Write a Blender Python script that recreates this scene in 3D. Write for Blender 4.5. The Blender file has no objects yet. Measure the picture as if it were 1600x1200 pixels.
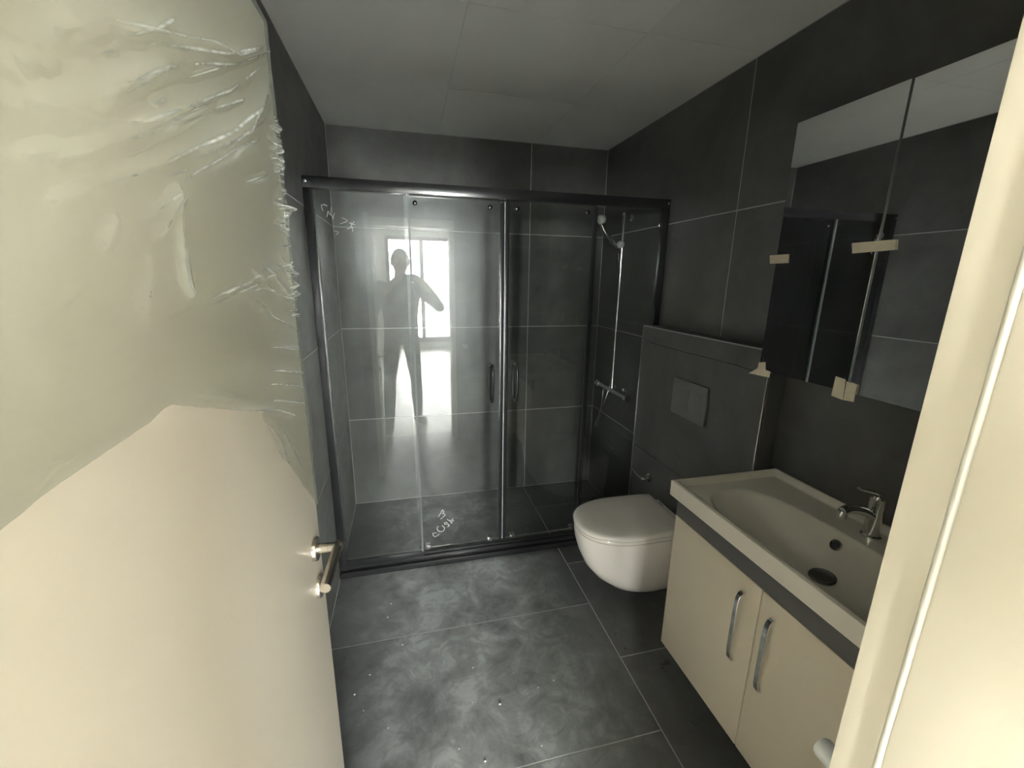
import bpy, bmesh, math, random
from mathutils import Vector, Matrix, noise
R_ = random.Random(7)
scene = bpy.context.scene
col = scene.collection

# ------------------------------------------------------------------ camera, world, exposure
FPX, YAW, PIT, ROL, CH = 661.0, .246, -.2433, .0143, 1.5217
cy, sy, cp, sp, cr, sr = math.cos(YAW), math.sin(YAW), math.cos(PIT), math.sin(PIT), math.cos(ROL), math.sin(ROL)
FW = Vector((sy*cp, cy*cp, sp)); r0 = Vector((cy, -sy, 0)); u0 = r0.cross(FW)
RT = r0*cr + u0*sr; UP = u0*cr - r0*sr
CAM = Vector((0, 0, CH))
cd = bpy.data.cameras.new('camera'); cam = bpy.data.objects.new('camera', cd); col.objects.link(cam)
cam.matrix_world = Matrix(((RT.x, UP.x, -FW.x, 0), (RT.y, UP.y, -FW.y, 0), (RT.z, UP.z, -FW.z, CH), (0, 0, 0, 1)))
cd.sensor_fit = 'HORIZONTAL'; cd.sensor_width = 36; cd.lens = FPX/1600*36; cd.clip_start = .01; cd.clip_end = 300
scene.camera = cam

world = bpy.data.worlds.new('World'); scene.world = world; world.use_nodes = True
bg = world.node_tree.nodes['Background']
bg.inputs[0].default_value = (.97, .975, .96, 1); bg.inputs[1].default_value = 12.0
vs = scene.view_settings
vs.view_transform = 'Standard'; vs.look = 'None'; vs.gamma = 1; vs.use_curve_mapping = False
vs.exposure = 3.5
# sky portal: helps the renderer find the daylight that comes through the hall window
pl = bpy.data.lights.new('window_portal', 'AREA'); pl.shape = 'RECTANGLE'; pl.size = 3.0; pl.size_y = 2.2
po = bpy.data.objects.new('window_portal', pl); col.objects.link(po)
po.location = (1.1, -5.36, 1.25); po.rotation_euler = (math.pi/2, 0, 0)
pl.cycles.is_portal = True
po2 = bpy.data.objects.new('window_portal', pl.copy()); col.objects.link(po2); po2.data.size = 1.05
po2.location = (-2.4, -5.36, 1.25); po2.rotation_euler = (math.pi/2, 0, 0); po2.data.cycles.is_portal = True

def ray(u, v): return FW + RT*((u-800)/FPX) + UP*((600-v)/FPX)
def px_y(u, v, y): k = ray(u, v); return CAM + k*(y/k.y)
def px_x(u, v, x): k = ray(u, v); return CAM + k*(x/k.x)

# ------------------------------------------------------------------ dimensions (metres)
XL, XR, YB, ZC = -.392, 1.332, 2.812, 2.347
YF = .2425            # bathroom face of the door wall
YH = .05              # hall face of the door wall
YS = 2.046            # front of the shower screen
XB, YBF, YBN, ZB = 1.25, 2.066, 1.214, 1.288   # cistern box
ZG = (.606, 1.206, 1.806)

# ------------------------------------------------------------------ materials
MATS = {}
def nt(name):
    m = bpy.data.materials.new(name); m.use_nodes = True; MATS[name] = m
    t = m.node_tree; b = t.nodes['Principled BSDF']; return m, t, b
def P(name, c, rough=.5, metal=0., **kw):
    m, t, b = nt(name)
    b.inputs['Base Color'].default_value = (*c, 1); b.inputs['Roughness'].default_value = rough; b.inputs['Metallic'].default_value = metal
    for k, v in kw.items(): b.inputs[k.replace('_', ' ')].default_value = v
    return m
def N(t, kind, **kw):
    n = t.nodes.new(kind)
    for k, v in kw.items():
        if k in n.inputs.keys() if hasattr(n.inputs, 'keys') else False: n.inputs[k].default_value = v
        else: setattr(n, k, v)
    return n
def ramp(t, fac, stops):
    r = t.nodes.new('ShaderNodeValToRGB'); el = r.color_ramp.elements
    while len(el) < len(stops): el.new(.5)
    for e, (p, c) in zip(el, stops):
        e.position = p; e.color = (*c, 1) if len(c) == 3 else c
    t.links.new(fac, r.inputs[0]); return r.outputs[0]
def noise_n(t, vec, scale, detail=4, rough=.55, dist=0.):
    n = t.nodes.new('ShaderNodeTexNoise'); n.inputs['Scale'].default_value = scale; n.inputs['Detail'].default_value = detail
    n.inputs['Roughness'].default_value = rough; n.inputs['Distortion'].default_value = dist
    t.links.new(vec, n.inputs['Vector']); return n.outputs['Fac']
def g(v): return (v, v, v)
def speckle(name, c0, c1, scale, rough, bump=0., metal=0.):
    m, t, b = nt(name)
    tc = t.nodes.new('ShaderNodeNewGeometry')
    n = noise_n(t, tc.outputs['Position'], scale)
    t.links.new(ramp(t, n, [(.3, c0), (.7, c1)]), b.inputs['Base Color'])
    b.inputs['Roughness'].default_value = rough; b.inputs['Metallic'].default_value = metal
    if bump:
        bp = t.nodes.new('ShaderNodeBump'); bp.inputs['Strength'].default_value = bump; bp.inputs['Distance'].default_value = .002
        t.links.new(noise_n(t, tc.outputs['Position'], scale*6), bp.inputs['Height']); t.links.new(bp.outputs[0], b.inputs['Normal'])
    return m

def tile_mat(name, lo, hi, r_lo, r_hi, dust=0.):
    m, t, b = nt(name); L = t.links
    geo = t.nodes.new('ShaderNodeNewGeometry'); oi = t.nodes.new('ShaderNodeObjectInfo')
    mul = t.nodes.new('ShaderNodeVectorMath'); mul.operation = 'SCALE'; mul.inputs['Scale'].default_value = 23.
    cmb = t.nodes.new('ShaderNodeCombineXYZ')
    for i in range(3): L.new(oi.outputs['Random'], cmb.inputs[i])
    L.new(cmb.outputs[0], mul.inputs[0])
    add = t.nodes.new('ShaderNodeVectorMath'); add.operation = 'ADD'; L.new(geo.outputs['Position'], add.inputs[0]); L.new(mul.outputs[0], add.inputs[1])
    v = add.outputs[0]
    n1 = noise_n(t, v, 2.2, 6, .6, .6); n2 = noise_n(t, v, 9., 5, .65, .3)
    mx = t.nodes.new('ShaderNodeMix'); mx.inputs[0].default_value = .35; L.new(n1, mx.inputs[2]); L.new(n2, mx.inputs[3])
    c = ramp(t, mx.outputs[0], [(.3, lo), (.52, tuple(.5*(a+b_) for a, b_ in zip(lo, hi))), (.72, hi)])
    rr = t.nodes.new('ShaderNodeMapRange'); rr.inputs[1].default_value = .3; rr.inputs[2].default_value = .7
    rr.inputs[3].default_value = r_lo; rr.inputs[4].default_value = r_hi; L.new(n2, rr.inputs[0])
    if dust:
        pv = geo.outputs['Position']
        # dry plaster dust, swept and trodden along the way in from the door
        d1 = noise_n(t, pv, 4.6, 8, .60, .9); d2 = noise_n(t, pv, 11., 8, .72, 1.2)
        dm = t.nodes.new('ShaderNodeMix'); dm.inputs[0].default_value = .4; L.new(d1, dm.inputs[2]); L.new(d2, dm.inputs[3])
        msk = ramp(t, dm.outputs[0], [(.36, g(.14)), (.46, g(.38)), (.52, g(.55)), (.575, g(.85)), (.70, g(1))])
        sx = t.nodes.new('ShaderNodeSeparateXYZ'); L.new(pv, sx.inputs[0])
        a = t.nodes.new('ShaderNodeMath'); a.operation = 'SUBTRACT'; L.new(sx.outputs[0], a.inputs[0]); a.inputs[1].default_value = .24
        a2 = t.nodes.new('ShaderNodeMath'); a2.operation = 'ABSOLUTE'; L.new(a.outputs[0], a2.inputs[0])
        mr = t.nodes.new('ShaderNodeMapRange'); mr.interpolation_type = 'SMOOTHSTEP'; L.new(a2.outputs[0], mr.inputs[0])
        mr.inputs[1].default_value = .12; mr.inputs[2].default_value = .62; mr.inputs[3].default_value = 1; mr.inputs[4].default_value = .12
        mm = t.nodes.new('ShaderNodeMath'); mm.operation = 'MULTIPLY'; L.new(msk, mm.inputs[0]); L.new(mr.outputs[0], mm.inputs[1])
        ms = t.nodes.new('ShaderNodeMath'); ms.operation = 'MULTIPLY'; L.new(mm.outputs[0], ms.inputs[0]); ms.inputs[1].default_value = dust
        cm = t.nodes.new('ShaderNodeMix'); cm.data_type = 'RGBA'; L.new(ms.outputs[0], cm.inputs[0]); L.new(c, cm.inputs[6]); cm.inputs[7].default_value = (.44, .465, .46, 1)
        c = cm.outputs[2]
        ra = t.nodes.new('ShaderNodeMath'); ra.operation = 'MULTIPLY_ADD'; L.new(ms.outputs[0], ra.inputs[0]); ra.inputs[1].default_value = .35; L.new(rr.outputs[0], ra.inputs[2])
        L.new(ra.outputs[0], b.inputs['Roughness'])
    else: L.new(rr.outputs[0], b.inputs['Roughness'])
    L.new(c, b.inputs['Base Color'])
    bp = t.nodes.new('ShaderNodeBump'); bp.inputs['Strength'].default_value = .12; bp.inputs['Distance'].default_value = .002
    L.new(n2, bp.inputs['Height']); L.new(bp.outputs[0], b.inputs['Normal'])
    return m
tile_mat('wall_tile', (.055, .055, .051), (.145, .144, .134), .36, .52)
tile_mat('floor_tile', (.052, .053, .051), (.135, .135, .128), .24, .42, dust=1.)
speckle('grout', (.40, .40, .38), (.50, .50, .48), 30, .85)
speckle('ceiling_paint', (.72, .715, .68), (.77, .765, .73), 3, .8)
speckle('hall_paint', (.80, .79, .76), (.84, .83, .80), 3, .8)
speckle('hall_floor_tile', (.46, .44, .41), (.66, .64, .60), 9, .38)
speckle('door_lacquer', (.76, .69, .565), (.79, .72, .595), 2, .42)
speckle('frame_lacquer', (.80, .735, .58), (.82, .755, .60), 2, .42)
P('seal', (.82, .79, .68), .35)
P('ceramic', (.82, .77, .66), .12, Coat_Weight=.3)
P('toilet_ceramic', (.86, .81, .73), .14, Coat_Weight=.3)
P('cabinet_lacquer', (.76, .67, .52), .28)
P('cabinet_grey', (.13, .125, .12), .4)
P('chrome', (.84, .84, .82), .07, 1.)
P('satin_nickel', (.68, .63, .55), .27, 1.)
P('black_metal', (.016, .016, .017), .24, 0., Coat_Weight=.5, Coat_Roughness=.1)
P('black_plastic', (.015, .015, .015), .5)
P('flush_grey', (.15, .15, .145), .4)
P('white_plastic', (.80, .78, .70), .4)
P('pvc_white', (.80, .81, .80), .35)
P('pale_plastic', (.55, .55, .52), .4)
P('drain_dark', (.22, .22, .21), .25, .9)
P('mirror_silver', (.90, .91, .90), .015, 1.)
P('mirror_edge', (.16, .17, .16), .3, .3)
P('cupboard_board', (.09, .088, .085), .5)
speckle('masking_tape', (.66, .58, .42), (.74, .66, .50), 60, .75)
P('chalk', (.62, .62, .60), .9)
P('rubber', (.02, .02, .02), .6)
P('alu_trim', (.75, .75, .72), .25, 1.)
speckle('building_render', (.62, .62, .60), (.70, .69, .66), 1, .9)
P('building_glass', (.12, .14, .16), .15)
P('outside_ground_mat', (.34, .35, .33), .9)
P('pvc_grey', (.13, .135, .14), .4)
P('skin', (.50, .30, .21), .5, Subsurface_Weight=.05)
speckle('jacket_cloth', (.028, .030, .036), (.045, .047, .053), 80, .85, .2)
speckle('trouser_cloth', (.040, .042, .048), (.06, .062, .068), 90, .85, .2)
P('shoe_black', (.02, .02, .02), .5)
P('hair_black', (.02, .016, .013), .6)
P('lens_glass', (.01, .01, .02), .05)
P('phone_body', (.03, .032, .036), .3)
P('eye_white', (.8, .8, .78), .3)
P('crumb', (.75, .74, .70), .9)

def arch_glass(name, tint, dust, rough=.0, film=None):
    m = bpy.data.materials.new(name); m.use_nodes = True; t = m.node_tree; t.nodes.clear(); L = t.links; MATS[name] = m
    out = t.nodes.new('ShaderNodeOutputMaterial'); tr = t.nodes.new('ShaderNodeBsdfTransparent'); tr.inputs[0].default_value = (*tint, 1)
    gl = t.nodes.new('ShaderNodeBsdfGlossy'); gl.inputs['Roughness'].default_value = rough
    fr = t.nodes.new('ShaderNodeFresnel'); fr.inputs[0].default_value = 1.5
    base = tr.outputs[0]
    if dust:
        geo = t.nodes.new('ShaderNodeNewGeometry')
        n1 = noise_n(t, geo.outputs['Position'], 3.2, 7, .65, 1.2); n2 = noise_n(t, geo.outputs['Position'], 18, 5, .7, 2.)
        mx = t.nodes.new('ShaderNodeMix'); mx.inputs[0].default_value = .35; L.new(n1, mx.inputs[2]); L.new(n2, mx.inputs[3])
        f = ramp(t, mx.outputs[0], [(.38, g(dust*.35)), (.62, g(dust)), (.8, g(dust*1.8))])
        df = t.nodes.new('ShaderNodeBsdfDiffuse'); df.inputs[0].default_value = (.75, .77, .76, 1)
        gr = t.nodes.new('ShaderNodeBsdfGlossy'); gr.inputs['Roughness'].default_value = .28; gr.inputs[0].default_value = (.8, .82, .82, 1)
        dd = t.nodes.new('ShaderNodeMixShader'); dd.inputs[0].default_value = .68; L.new(df.outputs[0], dd.inputs[1]); L.new(gr.outputs[0], dd.inputs[2])
        ms = t.nodes.new('ShaderNodeMixShader'); L.new(f, ms.inputs[0]); L.new(tr.outputs[0], ms.inputs[1]); L.new(dd.outputs[0], ms.inputs[2]); base = ms.outputs[0]
    mix = t.nodes.new('ShaderNodeMixShader'); L.new(fr.outputs[0], mix.inputs[0]); L.new(base, mix.inputs[1]); L.new(gl.outputs[0], mix.inputs[2])
    L.new(mix.outputs[0], out.inputs[0]); return m
arch_glass('shower_glass', (.97, .985, .975), .034)
arch_glass('clean_glass', (.97, .985, .975), .008)
arch_glass('window_glass', (.98, .99, .985), 0)
def film_mat():
    m = bpy.data.materials.new('clear_film'); m.use_nodes = True; t = m.node_tree; t.nodes.clear(); L = t.links; MATS['clear_film'] = m
    out = t.nodes.new('ShaderNodeOutputMaterial'); tr = t.nodes.new('ShaderNodeBsdfTransparent'); tr.inputs[0].default_value = (.955, .97, .925, 1)
    df = t.nodes.new('ShaderNodeBsdfDiffuse'); df.inputs[0].default_value = (.70, .71, .64, 1)
    m1 = t.nodes.new('ShaderNodeMixShader'); at_ = t.nodes.new('ShaderNodeAttribute'); at_.attribute_name = 'fold_highlight'   # milky creases, with highlight streaks painted white along the crests
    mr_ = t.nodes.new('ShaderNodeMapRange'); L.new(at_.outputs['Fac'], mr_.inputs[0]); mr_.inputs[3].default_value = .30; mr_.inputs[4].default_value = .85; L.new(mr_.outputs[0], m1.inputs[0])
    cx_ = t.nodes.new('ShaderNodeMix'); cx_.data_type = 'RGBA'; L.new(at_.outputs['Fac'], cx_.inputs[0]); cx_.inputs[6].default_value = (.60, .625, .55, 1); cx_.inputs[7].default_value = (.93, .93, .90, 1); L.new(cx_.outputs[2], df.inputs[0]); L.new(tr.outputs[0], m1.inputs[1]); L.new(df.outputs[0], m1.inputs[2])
    gl = t.nodes.new('ShaderNodeBsdfGlossy'); gl.inputs['Roughness'].default_value = .13
    m2 = t.nodes.new('ShaderNodeMixShader'); m2.inputs[0].default_value = .12; L.new(m1.outputs[0], m2.inputs[1]); L.new(gl.outputs[0], m2.inputs[2])
    L.new(m2.outputs[0], out.inputs[0])
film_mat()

# ------------------------------------------------------------------ mesh helpers (all coordinates are world metres)
WLOC = {}
class MB:
    def __init__(s): s.v = []; s.f = []; s.mi = []
    def add(s, vs, fs, mi=0):
        o = len(s.v); s.v += [Vector(p) for p in vs]; s.f += [tuple(i+o for i in f) for f in fs]; s.mi += [mi]*len(fs); return s
    def box(s, x0, x1, y0, y1, z0, z1, mi=0):
        vs = [(x, y, z) for x in (x0, x1) for y in (y0, y1) for z in (z0, z1)]
        return s.add(vs, [(0, 1, 3, 2), (4, 6, 7, 5), (0, 4, 5, 1), (2, 3, 7, 6), (0, 2, 6, 4), (1, 5, 7, 3)], mi)
    def hexa(s, p, mi=0):   # eight corners: bottom ring 0-3, top ring 4-7
        return s.add(p, [(3, 2, 1, 0), (4, 5, 6, 7), (0, 1, 5, 4), (1, 2, 6, 5), (2, 3, 7, 6), (3, 0, 4, 7)], mi)
    def loft(s, rings, cap=True, closed=True, mi=0):
        n = len(rings[0]); vs = [p for r in rings for p in r]; fs = []
        for i in range(len(rings)-1):
            for j in range(n if closed else n-1):
                k = (j+1) % n; fs.append((i*n+j, i*n+k, (i+1)*n+k, (i+1)*n+j))
        if cap: fs.append(tuple(range(n-1, -1, -1))); fs.append(tuple((len(rings)-1)*n+j for j in range(n)))
        return s.add(vs, fs, mi)
    def tube(s, pts, r, n=12, cap=True, mi=0, flat=1.):
        pts = [Vector(p) for p in pts]; rs = r if isinstance(r, (list, tuple)) else [r]*len(pts)
        t0 = (pts[1]-pts[0]).normalized(); up = Vector((0, 0, 1)) if abs(t0.z) < .9 else Vector((1, 0, 0))
        a = t0.cross(up).normalized(); rings = []
        for i, p in enumerate(pts):
            t = (pts[min(i+1, len(pts)-1)]-pts[max(i-1, 0)]).normalized()
            a = (a - t*a.dot(t)).normalized(); b = t.cross(a)
            rings.append([p + (a*math.cos(q)+b*math.sin(q)*flat)*rs[i] for q in [2*math.pi*k/n for k in range(n)]])
        return s.loft(rings, cap, True, mi)
    def lathe(s, c, ax, prof, n=24, mi=0):   # prof: list of (distance along axis, radius)
        c = Vector(c); ax = Vector(ax).normalized(); up = Vector((0, 0, 1)) if abs(ax.z) < .9 else Vector((1, 0, 0))
        a = ax.cross(up).normalized(); b = ax.cross(a)
        return s.loft([[c+ax*h+(a*math.cos(q)+b*math.sin(q))*max(r, 1e-4) for q in [2*math.pi*k/n for k in range(n)]] for h, r in prof], True, True, mi)
    def ball(s, c, r, n=16, m=10, mi=0):
        c = Vector(c); r = Vector(r) if not isinstance(r, (int, float)) else Vector((r, r, r))
        return s.loft([[c+Vector((r.x*math.sin(p)*math.cos(q), r.y*math.sin(p)*math.sin(q), -r.z*math.cos(p))) for q in [2*math.pi*k/n for k in range(n)]] for p in [max(.01, min(math.pi-.01, math.pi*i/m)) for i in range(m+1)]], True, True, mi)
    def build(s, name, mat, parent=None, bevel=0., seg=2, smooth=False, kind=None, recalc=True, auto=40):
        if not s.v: raise ValueError(name)
        lo = Vector([min(p[i] for p in s.v) for i in range(3)]); hi = Vector([max(p[i] for p in s.v) for i in range(3)])
        org = (lo+hi)/2
        if parent is None: org.z = lo.z
        me = bpy.data.meshes.new(name); me.from_pydata([p-org for p in s.v], [], s.f)
        mats = mat if isinstance(mat, (list, tuple)) else [mat]
        for q in mats: me.materials.append(MATS[q])
        if len(mats) > 1:
            for p, i in zip(me.polygons, s.mi): p.material_index = i
        bm = bmesh.new(); bm.from_mesh(me)
        if recalc: bmesh.ops.recalc_face_normals(bm, faces=bm.faces)
        if bevel:
            ed = [e for e in bm.edges if len(e.link_faces) == 2 and e.calc_face_angle(0) > .6]
            bmesh.ops.bevel(bm, geom=ed, offset=bevel, segments=seg, profile=.6, affect='EDGES', clamp_overlap=True)
        bm.to_mesh(me); bm.free()
        if smooth or bevel:
            for p in me.polygons: p.use_smooth = True
            try: me.set_sharp_from_angle(angle=math.radians(auto))
            except Exception: pass
        o = bpy.data.objects.new(name, me); col.objects.link(o); WLOC[o] = org
        if parent is not None: o.parent = parent; o.location = org-WLOC[parent]
        else: o.location = org
        if kind: o['kind'] = kind
        return o
def B(*a): return MB().box(*a)
def empty(name, loc):
    o = bpy.data.objects.new(name, None); col.objects.link(o); o.location = loc; o.empty_display_size = .05; WLOC[o] = Vector(loc); return o
def tag(o, label, cat, group=None, kind=None):
    o['label'] = label; o['category'] = cat
    if group: o['group'] = group
    if kind: o['kind'] = kind
    return o
def sstep(a, b, x):
    t = max(0, min(1, (x-a)/(b-a))); return t*t*(3-2*t)
def smoothpath(pts, n=8):   # Catmull-Rom
    pts = [Vector(p) for p in pts]; q = [pts[0]*2-pts[1]]+pts+[pts[-1]*2-pts[-2]]; out = []
    for i in range(1, len(q)-2):
        for k in range(n):
            t = k/n; a, b, c, d = q[i-1], q[i], q[i+1], q[i+2]
            out.append(.5*((2*b)+(c-a)*t+(2*a-5*b+4*c-d)*t*t+(3*b-a-3*c+d)*t**3))
    out.append(pts[-1]); return out

# tiles: real slabs with open joints over a grout bed
GAP, TT = .0042, .009
TILE_MESH = {}
def tile(parent, axis, u0, u1, v0, v1, face, sgn, mat, skip_lo=False):
    """slab on plane axis=face; u,v are the two other axes in x,y,z order; sgn is the side that faces the room"""
    h = GAP/2; u0 += h; u1 -= h; v0 += h; v1 -= h
    if u1-u0 < .01 or v1-v0 < .01: return
    w0, w1 = sorted((face, face-sgn*TT))
    key = (axis, round(u1-u0, 3), round(v1-v0, 3), mat, sgn)
    d = {'x': (w0, w1, u0, u1, v0, v1), 'y': (u0, u1, w0, w1, v0, v1), 'z': (u0, u1, v0, v1, w0, w1)}[axis]
    if key in TILE_MESH:
        o = bpy.data.objects.new('tile', TILE_MESH[key]); col.objects.link(o)
        c = Vector(((d[0]+d[1])/2, (d[2]+d[3])/2, (d[4]+d[5])/2)); WLOC[o] = c; o.parent = parent; o.location = c-WLOC[parent]
    else:
        o = MB().box(*d).build('tile', mat, parent, bevel=.0008, seg=1); TILE_MESH[key] = o.data
    return o
def tiles(parent, axis, us, vs, face, sgn, mat):
    for a, b in zip(us, us[1:]):
        for c, d in zip(vs, vs[1:]): tile(parent, axis, a, b, c, d, face, sgn, mat)
RC = .0009   # depth of the joint

# ================================================================== THE SHELL
# floor (bathroom, runs through under the shower)
fl = B(XL-.12, XR+.12, YH, YB+.12, -.10, -RC).build('floor', 'grout'); tag(fl, 'dark grey tiled bathroom floor with white dust smears', 'floor', kind='structure')
tiles(fl, 'z', [XL, .803], [YH, .375, .98, 1.591, 2.2, YB], 0, 1, 'floor_tile')
tiles(fl, 'z', [.803, XR], [YH, .672, 1.28, 1.892, 2.5, YB], 0, 1, 'floor_tile')
# walls
zs = [0, *ZG, ZC]
wb = B(XL-.12, XR+.12, YB+RC, YB+.12, -.02, ZC+.05).build('wall_back', 'grout'); tag(wb, 'dark tiled wall at the back of the shower', 'wall', kind='structure')
tiles(wb, 'y', [XL, .812, XR], zs, YB, -1, 'wall_tile')
wl = B(XL-.12, XL-RC, YH, YB, -.02, ZC+.05).build('wall_left', 'grout'); tag(wl, 'dark tiled side wall behind the open door', 'wall', kind='structure')
tiles(wl, 'x', [YF, .41, 1.61, YB], zs, XL, 1, 'wall_tile')
wr = B(XR+RC, XR+.12, YH, YB, -.02, ZC+.05).build('wall_right', 'grout'); tag(wr, 'dark tiled side wall that carries the mirror and basin', 'wall', kind='structure')
tiles(wr, 'x', [YF, .375, 1.575, YB], zs, XR, -1, 'wall_tile')
# ceiling panels
ce = B(XL-.12, XR+.12, YH, YB+.12, ZC+.004, ZC+.10).build('ceiling', 'ceiling_paint'); tag(ce, 'grey white panelled bathroom ceiling with faint seams', 'ceiling', kind='structure')
xs_, ys_ = [XL, .23, .85, XR], [YF, .93, 1.54, 2.175, YB]
for a, b in zip(xs_, xs_[1:]):
    for c, d in zip(ys_, ys_[1:]):
        B(a+.0008, b-.0008, c+.0008, d-.0008, ZC, ZC+.006).build('panel', 'ceiling_paint', ce, bevel=.0012, seg=1)
# door wall with its opening (plaster on the hall side, tiles on the bathroom side)
HX0, HX1, HY0, HZ = -3.2, 3.6, -5.45, 2.62
OX0, OX1, OZ = -.290, .440, 2.005
wf = MB().box(HX0, OX0, YH, YF-RC-TT, -.1, HZ).box(OX1, HX1, YH, YF-RC-TT, -.1, HZ).box(OX0, OX1, YH, YF-RC-TT, OZ, HZ).build('wall_front', 'hall_paint')
tag(wf, 'door wall, white plaster towards the hall and tiled inside', 'wall', kind='structure')
gb = MB().box(XL, OX0, YF-RC-TT, YF-RC, 0, ZC).box(OX1, XR, YF-RC-TT, YF-RC, 0, ZC).box(OX0, OX1, YF-RC-TT, YF-RC, OZ, ZC).build('grout_bed', 'grout', wf)
tiles(wf, 'y', [XL, OX0], zs, YF, 1, 'wall_tile'); tiles(wf, 'y', [OX1, XR], zs, YF, 1, 'wall_tile'); tile(wf, 'y', OX0, OX1, OZ, ZC, YF, 1, 'wall_tile')

# cistern boxing behind the toilet
bx = B(XB+TT+RC, XR, YBN+TT+RC, YBF-TT-RC, 0, ZB-TT-RC).build('wall_cistern_box', 'grout'); tag(bx, 'low tiled boxing with a ledge behind the toilet', 'wall', kind='structure')
tiles(bx, 'x', [YBN, YBF], [0, .606, 1.206, ZB], XB, -1, 'wall_tile')
tile(bx, 'z', XB, XR, YBN, YBF, ZB, 1, 'wall_tile')
for z0, z1 in zip((0, .606, 1.206), (.606, 1.206, ZB)):
    tile(bx, 'y', XB+TT, XR, z0, z1, YBN, -1, 'wall_tile'); tile(bx, 'y', XB+TT, XR, z0, z1, YBF, 1, 'wall_tile')
e = .004
MB().box(XB-.0012, XB+e, YBN-.0012, YBN+e, .0, ZB-.002).build('edge_trim', 'alu_trim', bx, bevel=.001, seg=1)
MB().box(XB-.0008, XB+e, YBF-e, YBF+.0008, .0, ZB-.002).build('edge_trim', 'grout', bx)
MB().box(XB-.0008, XB+e, YBN, YBF, ZB-e, ZB+.0008).build('edge_trim', 'grout', bx)

# door frame
XJ, XS, YR = .415, .403, .2005
XHG = -.265
fr = empty('trim_1', (0, .15, 0)); tag(fr, 'cream lacquered door frame with a rubber seal', 'door frame', kind='structure')
MB().box(XJ, OX1, YR, YF+.004, 0, 1.98).box(XS, OX1, YH-.0, YR, 0, 1.98).build('jamb', 'frame_lacquer', fr, bevel=.0025)
MB().box(OX0, XHG, YR, YF+.004, 0, 1.98).box(OX0, XHG+.012, YH, YR, 0, 1.98).build('jamb', 'frame_lacquer', fr, bevel=.0025)
MB().box(OX0, OX1, YR, YF+.004, 1.958, OZ).box(OX0, OX1, YH, YR, 1.946, OZ).build('head', 'frame_lacquer', fr, bevel=.0025)
MB().tube([(XS+.004, YR+.003, .0), (XS+.004, YR+.003, 1.945)], .0042, 10).build('seal', 'seal', fr, smooth=True)
MB().tube([(XHG+.008, YR+.003, .0), (XHG+.008, YR+.003, 1.945)], .0042, 10).build('seal', 'seal', fr, smooth=True)
for x0, x1 in ((XS+.008, XS+.088), (XHG-.088+.004, XHG+.004)): B(x0, x1, YH-.014, YH, 0, 2.035).build('casing', 'frame_lacquer', fr, bevel=.003)
B(XHG-.084, XS+.088, YH-.014, YH, 1.952, 2.035).build('casing', 'frame_lacquer', fr, bevel=.003)
# doorway sill between hall and bathroom is the floor slab itself

# ---- hall behind the photographer, the source of daylight
hf = B(HX0, HX1, HY0, YH, -.1, 0).build('floor_hall', 'hall_floor_tile'); tag(hf, 'pale bare floor of the bright room outside the door', 'floor', kind='structure')
hc = B(HX0, HX1, HY0, YH, HZ, HZ+.1).build('ceiling_hall', 'hall_paint'); tag(hc, 'white ceiling of the room outside the door', 'ceiling', kind='structure')
for nm, a in (('wall_hall_left', (HX0-.1, HX0, HY0, YH+.14, -.1, HZ+.1)), ('wall_hall_right', (HX1, HX1+.1, HY0, YH+.14, -.1, HZ+.1))):
    tag(B(*a).build(nm, 'hall_paint'), 'white plastered side wall of the room outside, '+('hinge side' if 'left' in nm else 'basin side'), 'wall', kind='structure')
WX0, WX1, WZ0, WZ1 = -.36, 2.6, .12, 2.36
VX0, VX1 = -2.9, -1.9
HB = (HY0-.12, HY0)
wh = MB().box(HX0, VX0, *HB, -.1, HZ).box(VX1, WX0, *HB, -.1, HZ).box(WX1, HX1, *HB, -.1, HZ)
for a, b in ((VX0, VX1), (WX0, WX1)): wh.box(a, b, *HB, -.1, WZ0).box(a, b, *HB, WZ1, HZ)
wh = wh.build('wall_hall_back', 'hall_paint')
tag(wh, 'white wall around the tall windows opposite the bathroom', 'wall', kind='structure')
ym = HY0-.06; fw_ = .07
def window(nm, x0, x1, mull, label):
    wn = empty(nm, ((x0+x1)/2, ym, WZ0)); tag(wn, label, 'window', kind='structure')
    MB().box(x0, x0+fw_, ym-.03, ym+.03, WZ0, WZ1).box(x1-fw_, x1, ym-.03, ym+.03, WZ0, WZ1).box(x0+fw_, x1-fw_, ym-.03, ym+.03, WZ0, WZ0+.11).box(x0+fw_, x1-fw_, ym-.03, ym+.03, WZ1-fw_, WZ1).build('window_frame', 'pvc_grey', wn)
    for m_ in mull: B(m_-.04, m_+.04, ym-.03, ym+.03, WZ0+.11, WZ1-fw_).build('mullion', 'pvc_grey', wn)
    ed = [x0+fw_]+[q for m_ in mull for q in (m_-.04, m_+.04)]+[x1-fw_]
    for a, b in zip(ed[0::2], ed[1::2]): B(a, b, ym-.004, ym+.004, WZ0+.11, WZ1-fw_).build('pane', 'window_glass', wn)
window('window_1', WX0, WX1, [.38, 1.12, 1.86], 'tall grey framed balcony window seen mirrored in the shower glass')
window('window_2', VX0, VX1, [-2.4], 'second tall grey framed window of the room outside the door')

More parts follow.
